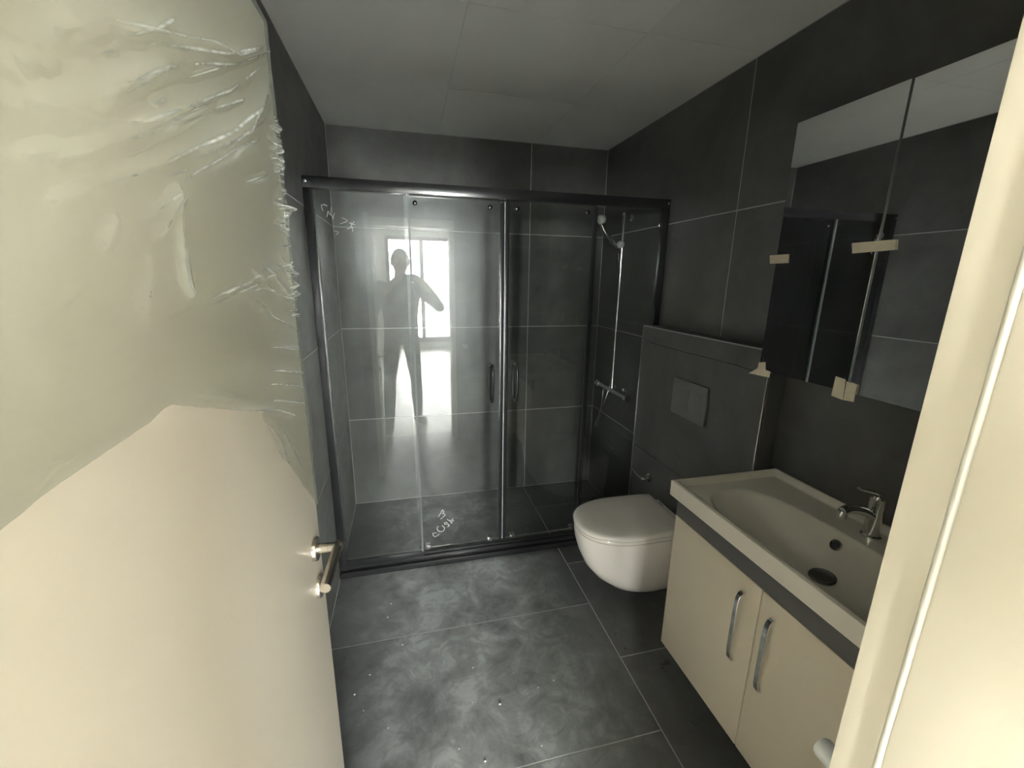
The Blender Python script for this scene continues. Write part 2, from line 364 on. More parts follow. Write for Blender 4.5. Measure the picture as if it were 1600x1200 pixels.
# ---- outside the window
og = B(-60, 80, -120, -6.9, -12.3, -12).build('ground_outside', 'outside_ground_mat'); tag(og, 'pale street level far below the balcony window', 'ground', kind='structure')
bs = B(HX0, HX1, -6.9, HY0-.12, -.22, -.06).build('floor_balcony', 'hall_floor_tile'); tag(bs, 'pale balcony slab outside the tall window', 'balcony', kind='structure')
rl = empty('balcony_railing', (.2, -6.8, -.06)); tag(rl, 'thin metal balcony railing mirrored in the shower glass', 'railing')
MB().tube([(HX0, -6.8, .98), (HX1, -6.8, .98)], .022, 10).build('handrail', 'pvc_white', rl, smooth=True)
MB().tube([(HX0, -6.8, .12), (HX1, -6.8, .12)], .014, 8).build('lower_rail', 'pvc_white', rl, smooth=True)
for i in range(9): MB().tube([(HX0+.05+i*.83, -6.8, -.06), (HX0+.05+i*.83, -6.8, .98)], .016, 8).build('post', 'pvc_white', rl, smooth=True)
bd = empty('apartment_building', (8, -38, -12)); tag(bd, 'pale apartment block across the street beyond the balcony window', 'building')
B(1.6, 15, -46, -36, -12, 4.2).build('wall', 'building_render', bd); B(1.4, 15.2, -46.2, -35.8, 4.2, 4.6).build('roof_edge', 'building_render', bd)
for i in range(5):
    for j in range(5): B(2.5+i*2.6, 3.9+i*2.6, -36.05, -35.9, -10.5+j*3., -8.9+j*3.).build('window', 'building_glass', bd)

# ================================================================== DOOR with handle set and wrinkled film
DA, DB = Vector((-.2135, .932, 0)), Vector((-.2362, .212, 0))
DD = (DB-DA).normalized(); DN = Vector((-DD.y, DD.x, 0))      # along the leaf from its free edge to the hinge; out of the visible face
if DN.x < 0: DN = -DN
DL = (DB-DA).length; DT = 1.945
def D(s, o, z): return DA + DD*s + DN*o + Vector((0, 0, z))
def px_door(u, v):
    k = ray(u, v); t = (DA-CAM).dot(DN)/k.dot(DN); p = CAM+k*t; return (p-DA).dot(DD), p.z
dr = MB().hexa([D(0, 0, .008), D(DL, 0, .008), D(DL, -.04, .008), D(0, -.04, .008), D(0, 0, DT), D(DL, 0, DT), D(DL, -.04, DT), D(0, -.04, DT)]).build('door_1', 'door_lacquer', bevel=.002)
tag(dr, 'open cream lacquered door leaf with plastic film over its upper half', 'door', kind='structure')
hs, hz = px_door(497, 842); ls, lz = px_door(503, 898)
hs = .052; ls = .052
def rosette(nm, s, z, side=1):
    f0 = 0 if side > 0 else -.04
    return MB().lathe(D(s, f0, z), DN*side, [(0, .0262), (.006, .0262), (.0085, .0245), (.009, .012)], 32).build(nm, 'satin_nickel', dr, smooth=True)
rs = rosette('rosette', hs, hz)
MB().lathe(D(hs, .009, hz), DN, [(0, .0105), (.020, .0105), (.0202, .0098), (.048, .0098)], 20).build('neck', 'satin_nickel', rs, smooth=True)
lev = [D(hs-.010, .048, hz), D(hs+.02, .048, hz), D(hs+.075, .048, hz), D(hs+.132, .048, hz)]
MB().tube(lev, .0102, 20).build('lever', 'satin_nickel', dr, smooth=True)
rk = rosette('lock_rosette', ls, lz)
MB().lathe(D(ls, .009, lz), DN, [(0, .0085), (.010, .0085), (.0105, .006)], 20).build('lock_cylinder', 'satin_nickel', rk, smooth=True)
rb = rosette('rosette', hs, hz, -1)
MB().lathe(D(hs, -.049, hz), -DN, [(0, .0105), (.045, .0098)], 16).build('neck', 'satin_nickel', rb, smooth=True)
MB().tube([D(hs-.01, -.088, hz), D(hs+.132, -.088, hz)], .0102, 16).build('lever', 'satin_nickel', dr, smooth=True)
for hz_ in (.25, 1.0, 1.7): MB().tube([D(DL+.004, -.043, hz_-.05), D(DL+.004, -.043, hz_+.05)], .007, 12).build('hinge', 'satin_nickel', dr, smooth=True)

def pl_door(pts): return [px_door(*p) for p in pts]
low = pl_door([(-60, 866), (0, 822), (90, 752), (245, 643), (262, 633), (310, 638), (370, 643), (399, 643), (418, 680), (434, 716), (456, 745), (476, 766), (494, 790)])
low.sort()
def zlow(s):
    if s <= low[0][0]: return low[0][1]
    for (a, b), (c, d) in zip(low, low[1:]):
        if s <= c: return b+(d-b)*(s-a)/(c-a)
    return low[-1][1]+(s-low[-1][0])*-.9
ridges = []   # polylines on the leaf, (width, height)
def ridge(pts, w, h): ridges.append((pl_door(pts), w, h))
ridge([(-40, 300), (0, 303), (80, 298), (160, 282), (235, 255), (300, 225), (350, 200), (395, 165), (418, 130)], .010, .010)
ridge([(-40, 260), (60, 250), (140, 228), (215, 205), (285, 170), (330, 155)], .006, .006)
ridge([(-20, 200), (100, 190), (200, 190), (275, 165), (350, 140), (415, 95)], .007, .006)
ridge([(-20, 170), (100, 168), (170, 145), (245, 103), (300, 97), (370, 100)], .007, .006)
ridge([(-20, 50), (60, 58), (150, 27), (210, 40), (262, 52), (318, 62), (360, 84), (412, 72)], .006, .007)
ridge([(120, 30), (185, 62), (260, 70), (340, 82), (413, 70)], .008, .006)
ridge([(140, 134), (200, 120), (255, 95)], .005, .004)
ridge([(270, 292), (300, 262), (345, 235), (375, 222), (405, 217)], .006, .009)
ridge([(285, 250), (330, 222), (370, 200), (405, 150), (421, 118)], .006, .008)
ridge([(310, 240), (345, 215), (400, 190), (420, 150)], .005, .007)
ridge([(272, 290), (262, 315), (248, 350), (240, 380)], .005, .008)
ridge([(272, 292), (240, 320), (215, 345)], .005, .006)
ridge([(274, 292), (268, 330), (275, 380), (279, 420), (288, 470)], .004, .007)
ridge([(283, 385), (287, 430), (289, 475)], .003, .005)
ridge([(235, 395), (225, 440), (215, 480), (205, 500)], .005, .005)
ridge([(-40, 640), (0, 622), (80, 580), (170, 535), (250, 498), (320, 465), (380, 440), (425, 405)], .009, .007)
ridge([(290, 484), (330, 470), (370, 452), (400, 438), (440, 415)], .004, .005)
ridge([(-40, 690), (0, 675), (90, 640), (200, 590), (235, 555)], .012, .004)
ridge([(-20, 560), (60, 500), (120, 440), (140, 400)], .020, .005)
ridge([(140, 395), (150, 375), (165, 350), (172, 335)], .004, .005)
ridge([(0, 400), (40, 392), (100, 370), (180, 330)], .02, .004)
ridge([(378, 458), (395, 475), (415, 495), (440, 508), (462, 520)], .006, .013)
ridge([(358, 443), (372, 455), (400, 450), (430, 460), (460, 478)], .004, .008)
ridge([(385, 420), (405, 445), (430, 470)], .003, .007)
ridge([(400, 412), (425, 440), (455, 470)], .003, .008)
ridge([(420, 408), (440, 430), (458, 455)], .003, .008)
ridge([(430, 398), (446, 420), (456, 440)], .003, .007)
for v_ in (544, 581, 602, 627): ridge([(410, v_-2), (440, v_), (475, v_+3)], .003, .008)
ridge([(290, 622), (330, 624), (362, 630)], .004, .010)
ridge([(250, 634), (310, 640), (380, 644), (420, 640), (465, 652)], .004, .009)
ridge([(400, 640), (430, 690), (445, 730), (470, 765)], .006, .009)
ridge([(430, 660), (450, 700), (468, 730)], .005, .006)
ridge([(20, 760), (150, 690), (250, 640)], .006, .005)
ridge([(60, 730), (160, 670), (230, 620)], .006, .004)
for i in range(60):   # crushed film along the free edge
    v_ = R_.uniform(180, 500); x_ = 421+(v_-60)*.094
    l_ = R_.uniform(8, 26); a_ = R_.uniform(-1.1, .9)
    ridge([(x_-l_, v_-a_*l_*.5), (x_-l_*.5, v_), (x_+3, v_+a_*l_*.5)], R_.uniform(.0018, .0032), R_.uniform(.004, .009))
for i in range(16):
    x_ = R_.uniform(30, 400); v_ = R_.uniform(20, 330); l_ = R_.uniform(15, 50)
    ridge([(x_-l_, v_+l_*.35), (x_, v_), (x_+l_, v_-l_*.3)], R_.uniform(.002, .004), R_.uniform(.002, .004))
def make_film():
    ds, dz = .003, .0016; s0, s1 = -.006, DL; z1 = DT+.004; z0 = min(b for a, b in low)-.01
    ns = int((s1-s0)/ds)+1; nz = int((z1-z0)/dz)+1
    H = [[0.]*nz for _ in range(ns)]; G = [[0.]*nz for _ in range(ns)]
    for pts, w, h in ridges:   # a broad soft swell that carries a thin sharp crest
        acc = {}; seed = R_.uniform(0, 90)
        segs = list(zip(pts, pts[1:])); tot = sum(math.dist(a, b) for a, b in segs) or 1; run = 0
        wb_ = 1.7*w; wc = min(.0016, .0009+w*.08)
        for (a, b), (c, d) in segs:
            L = math.dist((a, b), (c, d)) or 1e-6; R = 2.4*wb_
            for i in range(max(0, int((min(a, c)-R-s0)/ds)), min(ns, int((max(a, c)+R-s0)/ds)+2)):
                s = s0+i*ds
                for j in range(max(0, int((min(b, d)-R-z0)/dz)), min(nz, int((max(b, d)+R-z0)/dz)+2)):
                    z = z0+j*dz; t = max(0, min(1, ((s-a)*(c-a)+(z-b)*(d-b))/(L*L)))
                    q = math.hypot(s-a-t*(c-a), z-b-t*(d-b))
                    if q < R:
                        x_ = run+t*L; e_ = x_/tot; env = min(1, e_*5, (1-e_)*5)
                        k_ = max(0, min(1, .55+.9*noise.noise(Vector((x_*14, seed, 0)))+.6*noise.noise(Vector((x_*75, seed, 3)))))
                        cr_ = env*math.exp(-(q/wc)**2)
                        fd = (.12+.88*sstep(.52, .26, s))*(1 if z > 1.5 or s < .20 else .35)  # painted crest highlights weaken towards the hinge and lower down
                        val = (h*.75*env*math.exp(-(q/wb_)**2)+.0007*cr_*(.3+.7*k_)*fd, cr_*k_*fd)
                        if val[0] > acc.get((i, j), (0, 0))[0]: acc[(i, j)] = val
            run += L
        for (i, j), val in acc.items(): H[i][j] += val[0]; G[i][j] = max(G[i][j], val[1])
    vs = []; fs = []; idx = {}; fold_highlight = []
    for i in range(ns):
        for j in range(nz):
            s = s0+i*ds; z = z0+j*dz
            zl = zlow(s)+.0012*noise.noise(Vector((s*60, 4, 4)))
            if z < zl-dz: continue
            z = max(z, zl)
            n_ = noise.noise(Vector((s*9, z*14, 1)))*.0012+noise.noise(Vector((s*45+z*20, z*60, 5)))*.0005
            o = .0025+H[i][j]*max(.3, min(1, (s+.004)/.03))+n_*1.6+.0008
            s_ = s
            if i < 2:   # wraps over the free edge, ragged
                s_ = s-.004*noise.noise(Vector((z*30, 3, 7)))-.002
                if i == 0: o = -.010-.006*noise.noise(Vector((z*22, 9, 2)))
            fold_highlight.append(min(1, G[i][j])); idx[i, j] = len(vs); vs.append(D(s_, max(o, .0008) if i else o, z))
    for i in range(ns-1):
        for j in range(nz-1):
            k = [(i, j), (i+1, j), (i+1, j+1), (i, j+1)]
            if all(q in idx for q in k): fs.append(tuple(idx[q] for q in k))
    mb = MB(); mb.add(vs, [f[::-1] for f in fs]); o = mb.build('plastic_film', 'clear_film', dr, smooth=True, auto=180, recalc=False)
    at = o.data.attributes.new('fold_highlight', 'FLOAT', 'POINT'); at.data.foreach_set('value', fold_highlight)
    o['label'] = 'wrinkled clear plastic wrapping film taped over the door'
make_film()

# ================================================================== SHOWER ENCLOSURE
sh = empty('shower_enclosure', ((XL+XR)/2, YS+.03, 0)); tag(sh, 'black framed sliding glass shower enclosure across the back of the room', 'shower screen')
ZT, RH = 1.924, .046
B(XL, XR, YS, YS+.05, ZT-RH, ZT).build('top_rail', 'black_metal', sh, bevel=.002)
MB().box(XL, XB, YS-.012, YS+.012, 0, .032).box(XL, XB, YS+.012, YS+.05, 0, .055).box(XL, XB, YS+.020, YS+.026, .055, .07).build('bottom_rail', 'black_metal', sh, bevel=.002)
B(XL, XL+.036, YS, YS+.05, .055, ZT-RH).build('side_post', 'black_metal', sh, bevel=.002)
B(XR-.036, XR, YS, YS+.02, ZB+.001, ZT-RH).build('side_post', 'black_metal', sh, bevel=.002)
for p in ((XL+.012, YS-.001, ZT-.02), (XR-.012, YS-.001, ZT-.02)): MB().lathe(p, (0, -1, 0), [(0, .006), (.0015, .006), (.0022, .003)], 14).build('screw', 'chrome', sh, smooth=True)
yg = YS+.012   # fixed glass, in front
def glass(nm, x0, x1, z0, z1, y): return B(x0, x1, y, y+.006, z0, z1).build(nm, 'shower_glass', sh)
g1 = glass('fixed_panel', XL+.03, .035, .055, ZT-RH, yg)
prof = [(.920, .055), (XB-.001, .055), (XB-.001, ZB+.001), (XR-.03, ZB+.001), (XR-.03, ZT-RH), (.920, ZT-RH)]
MB().loft([[(x, yg, z) for x, z in prof], [(x, yg+.006, z) for x, z in prof]]).build('fixed_panel', 'clean_glass', sh)
B(.028, .037, yg-.002, yg+.008, .06, ZT-RH).build('edge_seal', 'pvc_grey', g1)
B(.918, .927, yg-.002, yg+.008, .06, ZT-RH).build('edge_seal', 'rubber', sh)
B(XL+.03, .04, yg-.004, yg+.010, .055, .085).build('bottom_profile', 'black_metal', sh, bevel=.0015)
B(.92, XB-.001, yg-.004, yg+.010, .055, .085).build('bottom_profile', 'black_metal', sh, bevel=.0015)
yd_ = YS+.034
def slider(x0, x1, meet):
    e_ = empty('sliding_door', ((x0+x1)/2, yd_, .08)); e_.parent = sh; e_.location = WLOC[e_]-WLOC[sh]
    glass_ = B(x0, x1, yd_, yd_+.006, .085, ZT-RH-.004).build('glass', 'shower_glass' if meet > 0 else 'clean_glass', e_)
    m0, m1 = (x1-.020, x1) if meet > 0 else (x0, x0+.020)
    B(m0, m1, yd_-.009, yd_+.015, .085, ZT-RH-.004).build('stile', 'black_metal', e_, bevel=.002)
    hx = x1-.062 if meet > 0 else x0+.062
    hp = smoothpath([(hx, yd_, 1.095), (hx, yd_-.03, 1.092), (hx, yd_-.042, 1.06), (hx, yd_-.044, 1.0), (hx, yd_-.042, .94), (hx, yd_-.03, .908), (hx, yd_, .905)], 6)
    MB().tube(hp, .0075, 14).build('pull_handle', 'black_metal', e_, smooth=True)
    hp2 = [(x, 2*yd_+.006-y, z) for x, y, z in hp]
    MB().tube(hp2, .0075, 14).build('pull_handle', 'black_metal', e_, smooth=True)
    for cx in ((x0+.05, x1-.07) if meet > 0 else (x0+.058, x1-.05)):
        MB().box(cx-.013, cx+.013, yd_-.012, yd_+.014, .083, .108).tube([(cx-.006, yd_-.012, .095), (cx-.006, yd_-.017, .095)], .006, 10).build('guide_clip', 'chrome', e_, bevel=.003)
        MB().lathe((cx, yd_-.004, 1.845), (0, -1, 0), [(0, .011), (.004, .011), (.007, .006)], 16).build('roller_cap', 'black_metal', e_, smooth=True)
    return e_
B(.938, .949, yd_-.003, yd_+.009, .09, ZT-RH-.004).build('edge_seal', 'rubber', sh)
sl1 = slider(.012, .4735, 1); sl2 = slider(.4765, .945, -1)
B(.4738, .4762, yd_-.007, yd_+.013, .09, ZT-RH-.006).build('magnetic_seal', 'pvc_white', sh)
MB().lathe((1.291, yg, 1.80), (0, -1, 0), [(0, .012), (.004, .012), (.008, .007)], 16).build('roller_cap', 'chrome', sh, smooth=True)
# chalk marks on the glass
def chalk(nm, strokes, ox, oy, sc, y, parent, r):
    mb = MB()
    for st in strokes:
        pts = [px_y(ox+a/sc, oy+b/sc, y) for a, b in st]
        pts = smoothpath(pts, 4) if len(pts) > 2 else pts
        for p in pts: p.y = y-.0004
        mb.tube(pts, r, 6, flat=1)
    for p in mb.v: p.y = (y-.0004)+(p.y-(y-.0004))*.15
    return mb.build(nm, 'chalk', parent)
low_marks = [[[(655, 420), (615, 425), (612, 445), (640, 468), (692, 436)]], [[(680, 335), (664, 370), (690, 402), (735, 400), (757, 360), (722, 325)]], [[(795, 288), (757, 295), (762, 315), (800, 310), (815, 332), (788, 347)]],
    [[(788, 250), (815, 266), (850, 260), (876, 272)], [(860, 238), (850, 280), (834, 306)], [(812, 262), (852, 302)]], [[(712, 150), (738, 144), (750, 160), (730, 178), (758, 186), (762, 206), (738, 216)]], [[(680, 222), (735, 130)]], [[(705, 250), (757, 205)]]]
high_marks = [[[(130, 242), (146, 298)], [(130, 245), (160, 238), (188, 252)]], [[(186, 352), (196, 300), (216, 336), (226, 258)]], [[(236, 382), (256, 320)], [(222, 328), (240, 362)]], [[(322, 360), (376, 390), (308, 420)]],
    [[(370, 466), (442, 450)], [(410, 402), (430, 492)], [(442, 396), (400, 452)], [(394, 410), (452, 430)]], [[(254, 486), (292, 495), (270, 522)]]]
for st_ in low_marks: chalk('chalk_mark', st_, 600, 780, 8, yd_, sh, .0017)
for st_ in high_marks: chalk('chalk_mark', st_, 480, 280, 6, yg, sh, .0013)

# ================================================================== SHOWER FITTINGS
xw = XR
st = empty('shower_set', (xw-.045, 2.43, .80)); tag(st, 'chrome shower mixer with riser rail, hose and hand shower', 'shower')
xr_, yr_ = xw-.052, 2.43
MB().tube([(xr_, yr_, .90), (xr_, yr_, 1.90)], .0068, 14).build('riser_rail', 'chrome', st, smooth=True)
MB().tube([(xr_, yr_, 1.885), (xw, yr_, 1.885)], .008, 12).lathe((xw, yr_, 1.885), (-1, 0, 0), [(0, .02), (.006, .02), (.009, .012)], 20).ball((xr_, yr_, 1.90), .013).build('top_bracket', 'chrome', st, smooth=True)
MB().tube([(xr_, yr_-.17, .828), (xr_, yr_+.17, .828)], .016, 20).build('mixer_body', 'chrome', st, smooth=True)
for s_ in (-1, 1):
    MB().tube([(xr_, yr_+s_*.17, .828), (xr_, yr_+s_*.185, .828), (xr_, yr_+s_*.215, .828)], [.018, .024, .022], 18).build('tap_knob', 'chrome', st, smooth=True)
    MB().tube([(xr_, yr_+s_*.075, .828), (xw, yr_+s_*.075, .828)], .012, 14).lathe((xw, yr_+s_*.075, .828), (-1, 0, 0), [(0, .03), (.008, .028), (.012, .016)], 20).build('wall_union', 'chrome', st, smooth=True)
MB().tube([(xr_, yr_, .84), (xr_, yr_, .91)], .013, 14).build('diverter', 'chrome', st, smooth=True)
MB().ball((xr_-.012, yr_, 1.73), (.024, .022, .022)).build('slider', 'pale_plastic', st, smooth=True)
hp = smoothpath([(xr_-.03, yr_+.002, 1.715), (1.205, yr_+.004, 1.758), (1.165, yr_+.006, 1.80), (1.14, yr_+.008, 1.845)], 6)
MB().tube(hp, [.011+.004*i/(len(hp)-1) for i in range(len(hp))], 14).build('hand_shower', 'chrome', st, smooth=True)
MB().lathe((1.14, yr_+.008, 1.868), (-.80, -.45, -.35), [(-.022, .008), (-.012, .024), (.0, .027), (.010, .027), (.013, .022)], 24).build('shower_head', 'pale_plastic', st, smooth=True)
hose = smoothpath([(xr_-.01, yr_+.10, .81), (xr_-.012, yr_+.105, .70), (xr_-.012, yr_+.14, .60), (xr_-.02, yr_+.16, .53), (xr_-.03, yr_+.10, .56), (xr_-.035, yr_+.03, .72), (xr_+.006, yr_+.016, .92), (xr_+.008, yr_+.016, 1.2), (xr_+.008, yr_+.016, 1.5), (xr_-.01, yr_+.014, 1.66), (xr_-.028, yr_, 1.71)], 10)
MB().tube(hose, .0042, 10).build('hose', 'chrome', st, smooth=True)
# small bidet valve on the cistern box
bv = empty('angle_valve', (XB, 1.93, .46)); tag(bv, 'small chrome angle valve with lever on the boxing beside the toilet', 'valve')
vp = px_x(1007, 747, XB-.03); vy, vz = vp.y, vp.z
MB().lathe((XB, vy, vz), (-1, 0, 0), [(0, .022), (.005, .022), (.008, .012), (.045, .011), (.05, .008)], 18).build('valve_body', 'chrome', bv, smooth=True)
MB().tube([(XB-.045, vy, vz), (XB-.06, vy+.02, vz+.008), (XB-.07, vy+.075, vz+.03)], [.006, .005, .004], 10).build('valve_lever', 'chrome', bv, smooth=True)
MB().tube([(XB-.02, vy, vz+.008), (XB-.02, vy-.035, vz+.012)], .008, 12).build('outlet', 'chrome', bv, smooth=True)
# flush plate
fp = empty('flush_plate', (XB, 1.61, .90)); tag(fp, 'dark grey flush plate set in the boxing above the toilet', 'flush plate')
fy0, fy1, fz0, fz1 = 1.497, 1.737, .903, 1.077
B(XB-.011, XB+.001, fy0, fy1, fz0, fz1).build('plate', 'flush_grey', fp, bevel=.004)
ym_ = fy0+.105
B(XB-.0118, XB-.0100, fy0+.035, ym_-.0015, fz0+.035, fz1-.035).build('button', 'flush_grey', fp, bevel=.0006)
B(XB-.0118, XB-.0100, ym_+.0015, fy1-.035, fz0+.035, fz1-.035).build('button', 'flush_grey', fp, bevel=.0006)
B(XB-.0135, XB-.011, ym_-.0012, ym_+.0012, fz0+.055, fz1-.055).build('button_trim', 'chrome', fp)

# ================================================================== TOILET (wall hung)
TY = 1.615
tl = empty('toilet', (XB-.27, TY, .07)); tag(tl, 'white wall hung toilet with closed lid', 'toilet')
def dring(xf, xb, hw, z, n=40, p=2.35, dy=0.):
    """D-shaped outline: round towards the room, straight at the wall"""
    ln = xb-xf; xm = xf+min(ln*.62, hw*1.45); pts = []
    for k in range(n+1):
        a = -math.pi/2+math.pi*k/n; c, s = math.cos(a), math.sin(a)
        pts.append(Vector((xm-(xm-xf)*abs(c)**(2/p), TY+dy+hw*math.copysign(abs(s)**(2/p), s), z)))
    pts += [Vector((xb-(xb-xm)*.35, TY+dy+hw*.985, z)), Vector((xb, TY+dy+hw*.93, z)), Vector((xb, TY+dy-hw*.93, z)), Vector((xb-(xb-xm)*.35, TY+dy-hw*.985, z))]
    return pts
rings = [dring(.985, XB, .085, .072, p=2.1), dring(.945, XB, .105, .078, p=2.1), dring(.885, XB, .128, .105, p=2.1), dring(.825, XB, .147, .155, p=2.15), dring(.778, XB, .160, .215, p=2.2), dring(.748, XB, .169, .285, p=2.25), dring(.731, XB, .175, .345, p=2.3), dring(.726, XB, .177, .385, p=2.3), dring(.728, XB, .176, .398, p=2.3), dring(.736, XB, .170, .401, p=2.3)]
MB().loft(rings).build('bowl', 'toilet_ceramic', tl, smooth=True, auto=50)
lb = XB-.055
MB().loft([dring(.733, lb, .174, .4035), dring(.726, lb, .179, .405), dring(.724, lb, .180, .412), dring(.727, lb, .178, .417), dring(.733, lb, .174, .418)]).build('seat', 'toilet_ceramic', tl, smooth=True, auto=50)
MB().loft([dring(.730, lb, .176, .4195), dring(.723, lb, .181, .421), dring(.721, lb, .182, .430), dring(.726, lb, .178, .438), dring(.742, lb-.005, .165, .443), dring(.80, lb-.03, .12, .4455), dring(.87, lb-.09, .06, .4462)]).build('lid', 'toilet_ceramic', tl, smooth=True, auto=50)
for s_ in (-1, 1): MB().tube([(lb+.012, TY+s_*.075-.02, .418), (lb+.012, TY+s_*.075+.02, .418)], .011, 14).build('hinge', 'chrome', tl, smooth=True)

# ================================================================== VANITY, BASIN, FAUCET
CF = .908; CY0, CY1 = .395, 1.176
va = empty('vanity_cabinet', ((CF+XR)/2, .79, .16)); tag(va, 'wall hung cream vanity cabinet with two doors and a grey band', 'cabinet')
MB().box(CF+.018, XR, CY0, CY0+.018, .162, .784).box(CF+.018, XR, CY1-.018, CY1, .162, .784).box(CF+.018, XR, CY0+.018, CY1-.018, .162, .18).box(XR-.012, XR, CY0+.018, CY1-.018, .18, .784).build('body', 'cabinet_lacquer', va)
B(CF, CF+.018, CY0, CY1, .712, .784).build('fascia', 'cabinet_grey', va, bevel=.0015)
YM = .785
for y0, y1, hy in ((YM+.0015, CY1, YM+.058), (CY0, YM-.0015, YM-.046)):
    d_ = B(CF, CF+.0175, y0, y1, .162, .7095).build('door', 'cabinet_lacquer', va, bevel=.0015)
    hp = smoothpath([(CF+.002, hy, .660), (CF-.013, hy, .652), (CF-.020, hy, .622), (CF-.021, hy, .54), (CF-.020, hy, .458), (CF-.013, hy, .428), (CF+.002, hy, .420)], 6)
    rings = []
    for i, p in enumerate(hp):
        t = (hp[min(i+1, len(hp)-1)]-hp[max(i-1, 0)]).normalized(); n_ = Vector((0, 1, 0)).cross(t).normalized()
        rings.append([p+Vector((0, -.0065, 0))+n_*.0025, p+Vector((0, .0065, 0))+n_*.0025, p+Vector((0, .0065, 0))-n_*.0025, p+Vector((0, -.0065, 0))-n_*.0025])
    MB().loft(rings).build('handle', 'chrome', d_, bevel=.0006, seg=1)
BX0, BX1, BY0, BY1, BZ = .884, XR, .388, 1.190, .844
ba = empty('washbasin', ((BX0+BX1)/2, (BY0+BY1)/2, .784)); tag(ba, 'white rectangular ceramic washbasin on the vanity cabinet', 'washbasin')
DRX, DRY = 1.095, .775
def bz(x, y):
    e_ = min(x-BX0, BX1-x, y-BY0, BY1-y)
    z = BZ-.022*sstep(.014, .024, e_)                     # thin raised rim, then the tray
    # bowl: long rounded trough
    cx_, hx_, cy_, hy_ = 1.050, .146, .775, .340
    dx = abs(x-cx_)/hx_; dy_ = abs(y-cy_)/hy_
    q = (dx**2.8+dy_**2.8)**(1/2.8)
    z -= .088*max(0, 1-q**3)
    z -= .012*max(0, 1-math.hypot(x-DRX, y-DRY)/.3)*(1 if q < 1 else 0)*(1-sstep(.6, 1, q))
    return z
nx, ny = 84, 140
mb = MB(); vs = []; fs = []
def uu(i, n, a, b):
    t = i/n; return a+(b-a)*t
for i in range(nx+1):
    for j in range(ny+1):
        x, y = uu(i, nx, BX0, BX1), uu(j, ny, BY0, BY1); vs.append((x, y, bz(x, y)-(.003 if (i in (0, nx) or j in (0, ny)) else 0)))
for i in range(nx):
    for j in range(ny): a = i*(ny+1)+j; fs.append((a, a+ny+1, a+ny+2, a+1))
per = [(i, 0) for i in range(nx)]+[(nx, j) for j in range(ny)]+[(i, ny) for i in range(nx, 0, -1)]+[(0, j) for j in range(ny, 0, -1)]
b0 = len(vs)
for i, j in per: x, y, z = vs[i*(ny+1)+j]; vs.append((x, y, .787))
for k in range(len(per)):
    a = per[k][0]*(ny+1)+per[k][1]; q = per[(k+1) % len(per)]; b_ = q[0]*(ny+1)+q[1]; fs.append((a, b_, b0+(k+1) % len(per), b0+k))
b1 = len(vs)
mb.add(vs, fs)
mb.build('basin_body', 'ceramic', ba, smooth=True, auto=50, recalc=True)
zd = bz(DRX, DRY)
nd = Vector(((bz(DRX-.02, DRY)-bz(DRX+.02, DRY))/.04, (bz(DRX, DRY-.02)-bz(DRX, DRY+.02))/.04, 1)).normalized()
MB().lathe(Vector((DRX, DRY, zd))+nd*.0015, nd, [(0, .033), (.004, .033), (.0055, .029), (.003, .024), (.003, .012)], 28).build('drain', 'drain_dark', ba, smooth=True)
ox_ = 1.176; oz_ = bz(ox_, .815)
nrm = Vector((bz(ox_-.01, .815)-bz(ox_+.01, .815), 0, .02)).normalized()
MB().lathe(Vector((ox_, .815, oz_))-nrm*.002, nrm, [(0, .0165), (.004, .0165), (.005, .0135), (.0025, .011), (.0025, .004)], 24).build('overflow_ring', 'drain_dark', ba, smooth=True)
# faucet
FX, FY = 1.262, .790; FZ = bz(FX, FY)+.0012
fa = empty('faucet', (FX, FY, FZ)); tag(fa, 'chrome single lever basin mixer at the wall side of the basin', 'faucet')
MB().lathe((FX, FY, FZ-.001), (0, 0, 1), [(0, .026), (.006, .026), (.010, .021), (.085, .019), (.095, .021), (.12, .021), (.126, .015)], 24).build('faucet_body', 'chrome', fa, smooth=True)
MB().tube(smoothpath([(FX-.01, FY, FZ+.062), (FX-.05, FY, FZ+.085), (FX-.10, FY, FZ+.098), (FX-.128, FY, FZ+.094)], 6), .0125, 16).build('spout', 'chrome', fa, smooth=True)
MB().tube([(FX-.124, FY, FZ+.096), (FX-.126, FY, FZ+.074)], .0125, 16).build('aerator', 'chrome', fa, smooth=True)
MB().tube([(FX, FY, FZ+.128), (FX-.02, FY, FZ+.140), (FX-.085, FY, FZ+.158)], [.013, .009, .006], 14, flat=.7).build('lever', 'chrome', fa, smooth=True)

# ================================================================== MIRROR CABINET with masking tape
MX = 1.232; MY0, MYS, MY1, MZ0, MZ1 = .590, .915, 1.236, 1.216, 2.012
mc = empty('mirror_cabinet', ((MX+XR)/2, (MY0+MY1)/2, MZ0)); tag(mc, 'two door mirror cabinet taped shut on the wall above the basin', 'mirror cabinet')
MB().box(MX+.018, XR, MY0, YBN-.004, MZ0+.004, MZ1-.004).box(MX+.018, XR, YBN-.004, MY1-.002, ZB+.003, MZ1-.004).build('body', 'cupboard_board', mc)
def mdoor(y0, y1, x):
    d_ = B(x+.004, MX+.0165, y0, y1, MZ0, MZ1).build('door', 'cupboard_board', mc)
    B(x, x+.004, y0, y1, MZ0, MZ1).build('mirror_glass', 'mirror_silver', d_, bevel=.0007, seg=1); return d_
mdoor(MYS+.001, MY1, MX-.0035); mdoor(MY0, MYS-.0015, MX)
B(MX-.0037, MX+.006, MYS-.0006, MYS+.0012, MZ0, MZ1).build('edge_strip', 'mirror_edge', mc)
